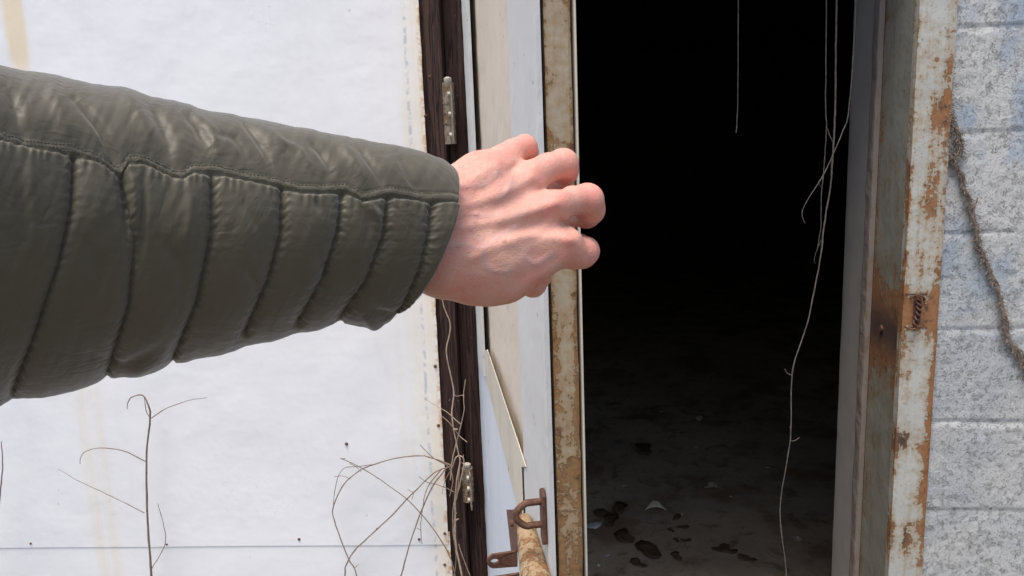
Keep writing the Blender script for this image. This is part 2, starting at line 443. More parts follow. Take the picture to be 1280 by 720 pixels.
loc(strip('inner_jamb', M['jamb'], fr, 'y', WY+.184, WY+.325, 0, 2.13, FX0-.004, FX0+.05, None, None, .02, .02, .0006))
mb = MB(); mb.box(-.25, FX1, WY-.013, WY+.02, 2.141, 2.21); mb.box(-.25, FX0, WY+.02, WY+.357, 2.142, 2.19)
loc(mb.build('frame_head', M['face'], fr, bevel=.001)); 
mb = MB()     # strike slot: raised rim round a hole
c = onY(1145, 388, WY-.012)
for (x0, x1, z0, z1) in ((-.024, .020, .034, .0358), (-.018, .024, -.038, -.0355), (-.006, .009, -.030, .028)):
    mb.box(c[0]+x0, c[0]+x1, WY-.0135, WY-.0115, c[2]+z0, c[2]+z1)
loc(mb.build('strike_slot', M['rust'], fr, bevel=.0006))
mb = MB(); p = onY(1112, 408, 1.70)
mb.tube([(FX0-.004, 1.655, zb), (FX0+.003, 1.655, zb)], .008, 12); loc(mb.build('bolt_hole', M['rust'], fr))

# twisted wire in the slot
mb = MB()
for ph in (0, math.pi):
    P = []
    for t in np.linspace(0, 1, 46):
        z = c[2]+.030-.066*t
        P.append((c[0]-.001+.0042*math.cos(ph+t*19)+.004*math.sin(t*4), WY-.0175+.0035*math.sin(ph+t*19), z))
    mb.tube(P, .0021, 6)
mb.tube(catmull([(c[0]-.014, WY-.014, c[2]+.026), (c[0]-.004, WY-.022, c[2]+.034), (c[0]+.010, WY-.020, c[2]+.029), (c[0]+.014, WY-.013, c[2]+.022)]), .0021, 6)
mb.tube(catmull([(c[0]+.002, WY-.018, c[2]-.034), (c[0]-.010, WY-.022, c[2]-.038), (c[0]-.024, WY-.018, c[2]-.033)]), .002, 6)
tag(mb.build('twisted_wire', M['rust'], smooth=True), 'rusty twisted wire poking out of the slot in the steel door frame', 'wire')

# ------------------------------------------------------------------ left: post and metal sheets
SX = -.304
po = empty('timber_post', (SX, WY, 0)); tag(po, 'dark brown timber door post between the white sheet and the door', 'post')
loc(strip('post_face', M['post'], po, 'x', SX-.02, SX+.040, 0, 2.139, WY-.012, WY+.09, None, None, .005, .02, .0012), po)
loc(strip('post_rebate', M['post'], po, 'x', SX+.042, SX+.083, 0, 2.139, WY+.022, WY+.12, None, None, .005, .02, .0012), po)
loc(strip('post_back', M['post'], po, 'x', SX+.085, SX+.103, 0, 2.139, WY+.10, WY+.35, None, None, .005, .03, .0012), po)

def sheet(corners, Y, name, thick=.0015):
    # corners: four (x,z) clockwise from top-left ; fine grid with slow buckling
    (x0, z0), (x1, z1), (x2, z2), (x3, z3) = corners
    nx, nzz = 150, 100; v = []; f = []
    for j in range(nzz+1):
        t = j/nzz
        for i in range(nx+1):
            s = 1-(1-i/nx)**1.0
            x = (x0*(1-s)+x1*s)*(1-t)+(x3*(1-s)+x2*s)*t
            z = (z0*(1-s)+z1*s)*(1-t)+(z3*(1-s)+z2*s)*t
            d = .0035*nz((x, 0, z), 2.2)+.0012*nz((x, 5, z), 7)
            e = SX-x
            if e < .05: d *= e/.05
            if abs(e-.032) < .004: d += .0012
            if i == nx: x += .0016*nz((x, 0, z), 25)+.0008*nz((x, 1, z), 90)
            v.append((x, Y+d, z))
    w = nx+1
    for j in range(nzz):
        for i in range(nx): f.append((j*w+i, j*w+i+1, (j+1)*w+i+1, (j+1)*w+i))
    k = len(v); v += [(a, b+thick, c_) for a, b, c_ in v]
    f += [tuple(k+q for q in reversed(ff)) for ff in f]
    for i in range(nx): f.append((i, k+i, k+i+1, i+1)); f.append((nzz*w+i, nzz*w+i+1, k+nzz*w+i+1, k+nzz*w+i))
    for j in range(nzz): f.append((j*w+nx, k+j*w+nx, k+(j+1)*w+nx, (j+1)*w+nx)); f.append((j*w, (j+1)*w, k+(j+1)*w, k+j*w))
    return mesh(name, v, f, M['sheet'], None, True)
SY = WY-.021
a = onY(0, 684.5, SY); b = onY(566, 680.5, SY); sl = (b[2]-a[2])/(b[0]-a[0])
def seam(x): return a[2]+sl*(x-a[0])
XL = -3.2
up = sheet([(XL, 3.1), (SX, 3.1), (SX, seam(SX)), (XL, seam(XL))], SY, 'metal_sheet')
tag(up, 'large white painted metal sheet above the seam, with rust stains', 'metal sheet', 'white metal sheets on the wall')
lo = sheet([(XL, seam(XL)+.03), (SX+.004, seam(SX)+.03), (SX+.004, .03), (XL, .03)], SY+.0018, 'metal_sheet')
tag(lo, 'white metal sheet below the horizontal seam at the foot of the wall', 'metal sheet', 'white metal sheets on the wall')
def screw(px, py, parent, r=.0026, Y=SY):
    p = onY(px, py, Y); mb = MB()
    for k, (rr, dd) in enumerate(((1.5, .0), (1.35, -.0008), (1.0, -.001), (.95, -.0026), (.5, -.0034))): pass
    ring = [(1.5, .0005), (1.35, -.0010), (.98, -.0012), (.92, -.0028), (.45, -.0036)]
    v = []; n = 12
    for rr, dd in ring:
        for j in range(n): v.append((p[0]+r*rr*math.cos(j*2*math.pi/n), p[1]+dd, p[2]+r*rr*math.sin(j*2*math.pi/n)))
    f = [(i*n+j, i*n+(j+1) % n, (i+1)*n+(j+1) % n, (i+1)*n+j) for i in range(4) for j in range(n)]+[tuple(4*n+j for j in range(n))]
    mb.add(v, f); return mb.build('screw', M['rust'], parent, True)
for q in ((39, 679), (209, 680), (374, 674), (524, 674), (544, 458), (548, 532), (556, 667), (433, 555), (537, 96), (532, 145)): screw(*q, up)
for q in ((556, 706),): screw(*q, lo, Y=SY+.0018)

# ------------------------------------------------------------------ the door, swung out towards the camera
HX, HY = SX+.088, WY+.004
L = .87
r = ray(682, 360); r2 = np.array([r[0], r[1]])
H2 = np.array([HX, HY]); bq = -2*(r2@H2); aq = r2@r2; cq = H2@H2-L*L
s_ = (-bq-math.sqrt(bq*bq-4*aq*cq))/(2*aq); Fp = r2*s_
u = (Fp-H2)/L; nb = np.array([-u[1], u[0]])       # nb: into the door's thickness
if nb[0] < 0: nb = -nb
DM = Matrix(((u[0], nb[0], 0, HX), (u[1], nb[1], 0, HY), (0, 0, 1, 0), (0, 0, 0, 1)))
door = empty('door', mat=DM); tag(door, 'old open door with worn white paint, diagonal board and rusty edge', 'door')
DMi = np.linalg.inv(np.array(DM))
def dpt(px, py, y=0.0):                           # pixel -> door-local point on the plane y = const
    rr = ray(px, py); o = DMi @ np.array([*CAM, 1]); dd = DMi[:3, :3] @ rr
    t = (y-o[1])/dd[1]; return o[:3]+dd*t
def dx_(px, y=-.004): return dpt(px, 360, y)[0]
DZ0, DZ1 = .03, 2.10
def dstrip(name, mat, x0, x1, y0, y1, z0=DZ0, z1=DZ1, wear=None, dark=None, da=.008, wob=.0008, parent=None):
    return strip(name, mat, parent or door, 'x', x0, x1, z0, z1, y0, y1, wear, dark, da, .012, wob)
xa, xb, xc_, xd = dx_(599), dx_(643), dx_(645), L
dstrip('door_panel', M['beige'], .004, L-.045, .006, .028, wob=.001)
zt = dpt(600, 441)[2]
dstrip('hinge_stile', M['bluew'], .0, xa, -.004, .0025, DZ0, DZ1)
dstrip('stile_batten', M['whitep'], dx_(594, -.009), dx_(600, -.009), -.010, -.0045, zt, DZ1, wob=.0012)
dstrip('lock_stile', M['whitep'], xc_, xd, -.0035, .0025, wob=.0007)
# lower panel, left of the diagonal board
def P2(px, py): q = dpt(px, py, -.010); return (q[0], q[2])
def poly_part(name, mat, poly, y0, y1, bev=.0015):
    mb = MB(); mb.prism(poly, y0, y1); return mb.build(name, mat, door, bevel=bev)
br0, br1, br2_, br3 = P2(597, 442), P2(606, 437), P2(653, 584), P2(641, 628)
brz = br3[1]-.10
poly_part('lower_panel', M['bluew'], [(xa+.001, DZ0), (xc_-.003, DZ0), (xc_-.003, brz), (br3[0], br3[1]), (xa+.001, br0[1]-.004)], -.0035, .0025)
poly_part('diagonal_board', M['brace'], [br0, br1, br2_, (xc_-.002, br2_[1]-.02), (xc_-.002, brz-.02), br3], -.0058, -.0042, .001)
# rusty channel that closes the free edge (its web looks at the camera)
TH = .026
def wch(y, z):
    return .26*math.exp(-((y-0)/.006)**2)+.24*math.exp(-((y-TH)/.005)**2)+.14*nz((y, 0, z), 5)+max(0, min(.2, (1.66-z)*.4))
ch = strip('edge_channel', M['chan'], door, 'x', -TH, 0, DZ0, DZ1, 0, .03, lambda a_, z: wch(a_+TH, z), lambda a_, z: 0, .003, .008, .0006)
ch.matrix_local = Matrix(((0, -1, 0, L-.003), (-1, 0, 0, .0065), (0, 0, 1, 0), (0, 0, 0, 1)))   # local y -> -x ; x -> -y
mb = MB(); mb.box(L-.040, L-.001, .0352, .0372, DZ0, DZ1)
mb.build('back_lip', M['brace'], door, bevel=.0006)
mb = MB(); mb.box(0, L-.045, .0285, .038, DZ0, DZ1); mb.build('back_sheet', M['whitep'], door)
# staple: plate on the lock stile and a bent rod
pl = dpt(677, 638, -.008); pb = dpt(680, 686, -.008); pt = dpt(677, 612, -.008)
mb = MB(); zc = (pb[2]+pt[2])/2; hh = (pt[2]-pb[2])/2; xx = pl[0]
prof = [(xx-.010, zc-hh*.82), (xx, zc-hh), (xx+.010, zc-hh*.82), (xx+.010, zc+hh*.82), (xx, zc+hh), (xx-.010, zc+hh*.82)]
mb.prism(prof, -.0085, -.0045); st = mb.build('staple_plate', M['rust'], door, bevel=.001)
mb = MB(); zt_, zl_ = dpt(675, 635, -.012)[2], dpt(676, 664, -.012)[2]
o_ = .034
mb.tube(catmull([(xx, y_+.008, z_) for y_, z_ in ((-.012, zt_), (-.026, zt_), (-.034, zt_-.001), (-.0425, zt_-.008), (-.044, (zt_+zl_)/2), (-.0425, zl_+.007), (-.034, zl_), (-.026, zl_), (-.012, zl_))], 5), .0038, 10)
mb.build('staple', M['rust'], st, True)
# slide bolt: tapered rusty bar with perforated lugs, loosely screwed under the staple
def B2(px, py, y=-.018): q = dpt(px, py, y); return (q[0], q[2])
bmk = MB(); bmk.prism([B2(634, 637, -.006), B2(652, 637, -.006), B2(655, 690, -.006), B2(640, 690, -.006)], -.0075, -.0045)
q0 = dpt(655, 650, -.014); q1 = dpt(684, 790, -.020)
mb = MB(); n_ = 30; pts_ = [tuple(q0+(q1-q0)*t) for t in np.linspace(0, 1, n_)]
mb.tube([tuple(q0-(q1-q0)*.006)]+pts_, [.004]+[.0095+.0095*min(1, t*1.5) for t in np.linspace(0, 1, n_)], 22)
bar = mb.build('slide_bolt', M['bar'], door, True)
set_attr(bar, 'wear', [.36+.16*nz(v_.co, 40) for v_ in bar.data.vertices]); set_attr(bar, 'dark', [0]*len(bar.data.vertices))
bmk.build('bolt_plate', M['rust'], bar, bevel=.0008)
def lug(px, py, ln=.030, w=.0105, th=.0045):
    q = dpt(px, py, -.014); xq, zq = q[0], q[2]; mb = MB(); n = 28
    # plate in the y-z plane standing off the door, hole near its end
    outer = []; inner = []
    for k in range(n):
        an = 2*math.pi*k/n; cy, cz = math.cos(an), math.sin(an)
        oy = -ln+w*cy if cy < 0 else 0+w*.2*cy; 
        outer.append((oy, w*cz if cy < 0 else w*(1 if cz > 0 else -1)*min(1, abs(cz)*1.4)*1.1)); inner.append((-ln+.0055*cy, .0036*cz))
    v = []; 
    for xs_ in (-th/2, th/2):
        for (yy, zz) in outer: v.append((xq+xs_, q[1]+yy, zq+zz))
        for (yy, zz) in inner: v.append((xq+xs_, q[1]+yy, zq+zz))
    f = []
    for k in range(n):
        k2 = (k+1) % n
        f += [(k, k2, n+k2, n+k), (2*n+k, 3*n+k, 3*n+k2, 2*n+k2), (k, 2*n+k, 2*n+k2, k2), (n+k, n+k2, 3*n+k2, 3*n+k)]
    mb.add(v, f); return mb.build('lug', M['rust'], bar, bevel=.0006)
lug(645, 698); lug(648, 726)
mb = MB(); q = dpt(641, 654, -.008); mb.tube([(q[0], -.006, q[2]), (q[0], -.0125, q[2])], .005, 12); mb.build('rivet', M['rust'], bar, bevel=.0008)
# hinges
def hinge(px, py, h=.080):
    p = onY(px, py, WY-.012); pw = np.array([p[0], p[1], p[2], 1]); q = DMi @ pw
    hroot = MB(); 
    hroot.tube([(q[0], q[1]-.004, q[2]-h/2), (q[0], q[1]-.004, q[2]+h/2)], .0125, 14)
    for k in (-.33, 0, .33): hroot.tube([(q[0], q[1]-.004, q[2]+k*h/2*1.0-.0012), (q[0], q[1]-.004, q[2]+k*h/2+.0012)], .0136, 14)
    o = hroot.build('hinge', M['hinge'], door, True); 
    set_attr(o, 'wear', [.12]*len(o.data.vertices)); set_attr(o, 'dark', [0]*len(o.data.vertices))
    m2 = MB(); m2.box(q[0]+.006, q[0]+.05, q[1]-.002, q[1]+.001, q[2]-h*.5, q[2]+h*.5)
    lf = m2.build('hinge_leaf', M['hinge'], o, bevel=.0006); set_attr(lf, 'wear', [.1]*len(lf.data.vertices)); set_attr(lf, 'dark', [0]*len(lf.data.vertices))
    m3 = MB()
    for k in (-.62, .62): m3.tube([(q[0], q[1]-.004, q[2]+k*h-.004), (q[0], q[1]-.004, q[2]+k*h)], .006, 10)
    for (kk) in (-.36, -.05, .3): m3.tube([(q[0]+.018, q[1]-.003, q[2]+kk*h), (q[0]+.018, q[1]-.008, q[2]+kk*h)], .0048, 10)
    m4 = MB()
    m4.tube([(q[0], q[1]-.004, q[2]+h/2), (q[0], q[1]-.004, q[2]+h/2+.004), (q[0], q[1]-.004, q[2]+h/2+.009), (q[0], q[1]-.004, q[2]+h/2+.012)], [.006, .0085, .0085, .003], 12)
    m4.build('hinge_pin', M['brace'], o, True)
    m5 = MB()
    for kk in (-.36, -.02, .3): m5.tube([(q[0]+.020, q[1]-.002, q[2]+kk*h), (q[0]+.020, q[1]-.007, q[2]+kk*h)], .0050, 10)
    m5.build('screw', M['brace'], o, True)
    return o
hinge(587, 605); hinge(564, 142, .125)
mb = MB()
# ------------------------------------------------------------------ plants
def vine(name, mat, strands, Y, label, cat, group=None, r0=.0016, r1=.0007, per=6, amp=.012, to_ground=None, n=6, twigs=0):
    mb = MB(); k = 0
    for s in strands:
        pts = s[0]; ra = s[1] if len(s) > 1 else r0; rb = s[2] if len(s) > 2 else r1
        P = []
        for i, q in enumerate(pts):
            yy = Y + amp*nz((q[0]*.02, q[1]*.02, 3.3)) + (q[2] if len(q) > 2 else 0)
            P.append(onY(q[0], q[1], yy))
        C = catmull(P, per)
        C = [c_ + np.array([nz(c_, 60, 1), nz(c_, 60, 5), nz(c_, 60, 9)])*.0009 for c_ in C]
        m = len(C); R = [(ra+(rb-ra)*i/(m-1))*(1+.25*nz(C[i], 70)) for i in range(m)]
        mb.tube(C, R, n)
        for _ in range(int(twigs*m/10)):
            i = random.randrange(1, m-1); d = np.array([random.uniform(-1, 1), -.3*random.random(), random.uniform(-.4, 1)])
            ln = random.uniform(.004, .012); mb.tube([tuple(C[i]), tuple(C[i]+d*ln*.5), tuple(C[i]+d*ln)], [rb, rb*.8, rb*.5], 4)
    o = mb.build(name, mat, None, True)
    tag(o, label, cat, group); return o
A = [([(190, 1100), (191, 850), (189, 720), (185, 662), (183, 578), (187.5, 524), (186.6, 510), (178, 494), (164, 497), (160, 503), (159, 511)], .0030, .0009),
     ([(189, 523), (206, 511.6), (234, 501), (259, 496.6)], .0012, .0006),
     ([(187, 522), (183, 514), (181, 503), (180, 497)], .0010, .0006),
     ([(182, 577), (155, 564), (126.5, 560), (108, 564), (101, 571), (100, 580)], .0012, .0006),
     ([(180.5, 641), (140.6, 621), (101, 602.5), (73, 586.6)], .0010, .0004),
     ([(189, 712), (206, 681), (205, 658), (197, 629)], .0011, .0006)]
vine('dead_weed', M['stem'], A, WY-.06, 'tall dry brown weed with curled side shoots before the white sheet', 'dry plant', twigs=.12)
vine('dry_twig', M['stem'], [([(-10, 1100), (-8, 800), (-6, 700), (0, 620), (3.3, 583), (1.5, 552)], .0022, .0009)], WY-.06,
     'single short dry stem at the far left edge of the white sheet', 'dry plant')
Bq = [([(565, 582), (544, 573.6), (523, 569.6), (494, 573), (468.5, 580), (447, 590), (428, 608), (416.5, 634), (418, 651.5), (435, 697.5), (446, 720), (455, 790)], .0013, .0010),
      ([(425, 573), (438, 578), (457, 588), (480, 603), (508.6, 624), (532, 649), (551, 675), (565, 703), (572, 740)], .0007, .0012),
      ([(563, 583), (546, 589), (532, 601), (508.6, 624), (487, 647), (456.7, 675), (442.5, 689), (433, 706), (431, 720), (428, 790)], .0012, .0016),
      ([(558, 585), (541.6, 606.7), (527.5, 637), (513, 677.5), (501.5, 720), (485, 790)], .0012, .0015),
      ([(553, 585), (534.6, 609), (528.7, 632.6), (526, 658.6), (527.5, 680)], .0010, .0007),
      ([(525, 556), (541.6, 572), (560, 582)], .0006, .0011),
      ([(470, 580), (449.6, 583), (430.7, 585), (422.4, 597), (417.7, 618.5), (416.5, 634)], .0008, .0006),
      ([(437, 579), (444, 583), (452, 590)], .0006, .0005), ([(418, 596), (428, 595), (439, 599)], .0006, .0005),
      ([(523, 596), (534.6, 603), (551, 607), (567.6, 615)], .0006, .0009),
      ([(566, 583), (556, 602), (553, 617)], .0008, .0005),
      ([(509, 612), (517, 616), (515, 624)], .0005, .0006)]
vine('bramble', M['stem'], [(s[0], s[1]*1.15, s[2]*1.15) for s in Bq], WY-.055, 'arching dry bramble runners fanned out before the white sheet by the post', 'bramble', twigs=.5, amp=.02)
Cq = [([(548, 340), (554, 380), (563, 408), (558, 441), (567, 488.6), (565, 521.6), (572.5, 564), (575, 578), (570, 607), (569, 644), (570, 682), (577, 718), (588, 780), (590, 1000)], .0012, .0024),
      ([(582, 474), (579.6, 493), (579.6, 517), (570, 555), (565, 578), (563, 600)], .0008, .0013),
      ([(579, 494), (570, 495), (567, 491)], .0006, .0005), ([(530, 498), (545, 507), (558, 514.6), (577, 531)], .0006, .0010),
      ([(552, 520), (563, 530), (575, 545), (584, 553)], .0006, .0009),
      ([(566, 583), (570, 572), (576, 570), (580, 577), (576, 600), (570, 625)], .0012, .0015),
      ([(562, 585), (566, 600), (562, 620)], .0008, .0008), ([(575, 582), (572, 610), (566, 640), (568, 675)], .0009, .0011),
      ([(577, 578), (582, 583)], .0008, .0006), ([(573, 680), (580, 700), (588, 722), (596, 760)], .0008, .0010),
      ([(571, 640), (566, 660), (570, 700), (563, 740)], .0007, .0006)]
vine('climbing_stem', M['pale'], Cq, WY-.030, 'pale dry creeper stems climbing the dark timber post', 'creeper', twigs=.35, amp=.008)
# hanging vines in the doorway
vine('hanging_vine', M['grey'], [([(1048, -250), (1046, -60), (1045, 60), (1044, 132), (1042, 178), (1040, 209), (1038, 233), (1030, 283), (1025, 326), (1011, 396), (1004, 420), (990, 468), (988, 549), (975, 637), (983, 718), (985, 800)], .0021, .0013),
     ([(981, 461), (984, 466), (989, 469)], .0006, .0009), ([(988.5, 551), (993, 551), (999, 547)], .0009, .0007), ([(1033, 158), (1037, 170), (1041, 178)], .0008, .0008)],
     WY+.15, 'longest grey hanging vine, trailing down through the whole doorway', 'hanging vine', 'dead vines hanging in the doorway', twigs=.25)
vine('hanging_vine', M['grey'], [([(1034, -250), (1033, 0), (1032, 132), (1033, 159), (1030, 209), (1026.5, 248), (1026, 283), (1021, 314)], .0014, .0007), ([(1028, 236), (1023, 228), (1028, 222)], .0006, .0006), ([(1026, 300), (1018, 322), (1019, 330)], .0006, .0005)],
     WY+.165, 'thin straight hanging vine ending beside the longest one', 'hanging vine', 'dead vines hanging in the doorway', twigs=.5)
vine('hanging_vine', M['grey'], [([(1075, -250), (1070, 0), (1061.5, 132), (1054, 163), (1030, 217), (1007, 254), (1002.5, 268), (1006, 279)], .0016, .0007)],
     WY+.13, 'hanging vine slanting left across the others with a hooked tip', 'hanging vine', 'dead vines hanging in the doorway')
vine('hanging_vine', M['grey'], [([(925, -250), (923, 0), (922, 132), (920, 166)], .0013, .0007)],
     WY+.15, 'short hanging vine tip alone above the middle of the doorway', 'hanging vine', 'dead vines hanging in the doorway')
# shaggy ivy stem on the blocks
mbv = MB()
main = [(1176, -220), (1180, -60), (1186, 60), (1187, 130), (1184, 165), (1182, 183), (1190, 199), (1200, 216), (1207, 241), (1215, 260), (1220, 285), (1223, 308), (1231, 326), (1240, 347), (1251, 377), (1256, 402), (1257, 416), (1268, 433), (1281, 459), (1300, 500), (1320, 600), (1330, 800), (1335, 1250)]
side = [(1187, 140), (1190, 158), (1198, 172), (1199, 187), (1193, 196), (1190, 202)]
for pts, ra in ((main, .0042), (side, .0032)):
    P = [onY(q[0], q[1], WY-.006) for q in pts]; C = catmull(P, 10); m = len(C)
    C = [c_+np.array([nz(c_, 40, 1), -.3*abs(nz(c_, 40, 2)), nz(c_, 40, 4)])*.004 for c_ in C]
    mbv.tube(C, [ra*(.75+.5*abs(nz(c_, 50, 8))) for c_ in C], 9)
    for off in ((.003, .5), (-.003, 1.7), (.0, 6.1), (.001, 9.3)):
        mbv.tube([c_+np.array([off[0]+.008*nz(c_, 22, off[1]), -.002+.002*nz(c_, 30, off[1]+2), 0]) for c_ in C], [ra*(.22+.3*abs(nz(c_, 35, off[1]))) for c_ in C], 6)
    vis = [i for i in range(m) if C[i][2] > .7 and C[i][2] < 2.0]
    for _ in range(len(vis)*5):
        i = random.choice(vis); b0 = C[i]; sx = random.choice((-1, 1))
        d = np.array([sx*random.uniform(.1, 1), random.uniform(-.7, .15), random.uniform(-1.2, .7)]); ln = random.uniform(.005, .016)
        ln *= .8; e = b0+d*ln; k = e+np.array([random.uniform(-1, 1), -.2, random.uniform(-1, .4)])*ln*.8
        for w_ in (e, k): w_[1] = min(w_[1], WY-.001)
        mbv.tube([b0, e, k], [.0011, .0008, .0004], 4)
# longer side tendril
mbv.tube(catmull([onY(1214, 262, WY-.008), onY(1219, 256, WY-.010), onY(1222, 247, WY-.008)], 5), .0016, 5)
tag(mbv.build('ivy_stem', M['bark'], None, True), 'shaggy brown dead ivy stem running diagonally over the block wall', 'ivy')

# ------------------------------------------------------------------ debris on the floor inside
p = onZ(820, 643); mb = MB()
v = []; n = 10
for i in range(n+1):
    for j in range(5):
        an = math.radians(-60+120*i/n); rr = .055+.0*j; h = j/4*.05
        v.append((p[0]+rr*math.sin(an)*(1-.1*j), p[1]+h*.5+.012*math.cos(an)*2, .008+h*.4*(math.cos(an*.8))+.025*math.cos(an)-.01))
f = [(i*5+j, i*5+j+1, (i+1)*5+j+1, (i+1)*5+j) for i in range(n) for j in range(4)]
o = mesh('pottery_shard', v, f, M['shard'], None, True); md = o.modifiers.new('s', 'SOLIDIFY'); md.thickness = .004
tag(o, 'pale curved shard lying on the dark floor inside the doorway', 'shard')
def flake(name, mat, px, py, r, label, cat, group=None, curl=.3, h=.006, sx=1.0):
    p = onZ(px, py, .004); n = 13; r = r*.8; v = [(p[0], p[1], .004+h)]; ph = random.random()*6
    for ring in (1, 2):
        for j in range(n):
            an = 2*math.pi*j/n; rr = r*ring/2*(1+.45*math.sin(an*2+ph)+.3*random.uniform(-1, 1))
            v.append((p[0]+rr*math.cos(an)*sx, p[1]+rr*math.sin(an), .0055+h*(1.2 if ring == 1 else .2)+abs(math.sin(an+ph))*curl*1.4*r*(ring-1)))
    f = [(0, 1+j, 1+(j+1) % n) for j in range(n)]+[(1+j, 1+n+j, 1+n+(j+1) % n, 1+(j+1) % n) for j in range(n)]
    o = mesh(name, v, f, mat, None, True); md = o.modifiers.new('s', 'SOLIDIFY'); md.thickness = .0015
    return tag(o, label, cat, group)
flake('plaster_crumb', M['chalk'], 740, 659, .045, 'white crumbled plaster on the floor beside the rusty door edge', 'plaster', None, .2, .008)
flake('paper_scrap', M['shard'], 888, 610, .035, 'small torn pale scrap in the middle of the dark floor', 'scrap', None, .5)
flake('paper_scrap', M['shard'], 877, 524, .05, 'faint pale scrap lying deepest inside the dark room', 'scrap', None, .4)
flake('paper_scrap', M['shard'], 995, 674, .02, 'thin light scrap on the floor by the hanging vine foot', 'scrap', None, .5, .004, 1.2)
for q in ((846, 648, .028), (853, 660, .022), (839, 664, .018), (858, 677, .02), (845, 676, .016), (845, 697, .03), (900, 687, .035), (764, 653, .05), (775, 637, .045), (780, 672, .055), (805, 563, .07), (810, 690, .06), (758, 645, .05), (912, 690, .03), (935, 700, .03), (798, 706, .035)):
    flake('dead_leaf', M['leaf'], *q, 'dark dead leaf lying flat on the floor inside the doorway', 'leaf', 'dead leaves on the floor inside')
for q in ((781, 608), (827, 515), (914, 622), (760, 695), (808, 677), (852, 643), (748, 707), (960, 585), (870, 560)):
    flake('grit_chip', M['chalk'], *q, .011, 'tiny pale chip of grit on the dark indoor floor', 'chip', 'pale chips on the floor', .3, .003)

#PERSON
# ------------------------------------------------------------------ person: sleeve
def sstep(x, a, b):
    t = np.clip((x-a)/(b-a), 0, 1); return t*t*(3-2*t)
# centre line in camera space (px,py,depth, half height px)
ctrl = [(-170, 326, .290, 252), (-100, 320, .304, 234), (-20, 313, .326, 213), (0, 312, .33, 208), (100, 304.5, .352, 184), (200, 305.5, .376, 162.5), (300, 300, .400, 139), (400, 296, .424, 118), (460, 294, .438, 106), (518, 305, .452, 98)]
cx = np.array([q[0] for q in ctrl], float)
def spl(col):
    y = np.array([q[col] for q in ctrl], float)
    return lambda s: np.interp(s, cx, y)
def smoothed(fn, w=28):
    return lambda s: sum(fn(s+w*k)*c for k, c in ((-1, .2), (-.5, .2), (0, .2), (.5, .2), (1, .2)))
cy_, cd_, ch_ = smoothed(spl(1), 20), smoothed(spl(2), 10), smoothed(spl(3), 20)
ALPHA = math.radians(33); TILT = .33
long_pts = np.array([(-260, 150), (-60, 172), (0, 178), (30, 185), (90, 193), (125, 204), (146, 217), (152, 219), (160, 206), (180, 206), (218, 223), (228, 225), (240, 217), (268, 217), (310, 227), (350, 234), (375, 242), (395, 243), (432, 240), (452, 252), (462, 251), (484, 246), (540, 253), (560, 252)], float)
def poly_d(x, y, pts):
    """distance and running fraction of points to a polyline, in pixels"""
    best = np.full(x.shape, 1e9); fr_ = np.zeros(x.shape); sgn = np.zeros(x.shape); n = len(pts)-1
    for i in range(n):
        a0 = np.array(pts[i][:2], float); b0 = np.array(pts[i+1][:2], float); d = b0-a0; L2 = d@d
        t = np.clip(((x-a0[0])*d[0]+(y-a0[1])*d[1])/L2, 0, 1)
        dd = np.hypot(x-a0[0]-t*d[0], y-a0[1]-t*d[1])
        m = dd < best; best = np.where(m, dd, best); fr_ = np.where(m, (i+t)/n, fr_)
        sgn = np.where(m, np.sign(d[0]*(y-a0[1])-d[1]*(x-a0[0])), sgn)
    return best, fr_, sgn
# quilt seams: control in (ring coordinate s) at the long seam
seams_px = [[(-170, 170), (-180, 330), (-240, 560)], [(-55, 190), (-60, 330), (-110, 500)], [(92, 195), (88, 260), (72, 330), (42, 420), (14, 494)], [(152, 222), (168, 300), (160, 380), (133, 470)],
            [(265, 222), (264, 290), (245, 380), (215, 450)], [(353, 236), (350, 290), (335, 350), (305, 415)], [(428, 243), (421, 290), (402, 350), (372, 402)],
            [(484, 250), (478, 295), (458, 350), (425, 398)], [(540, 256), (536, 290), (525, 335), (505, 380), (490, 402)]]
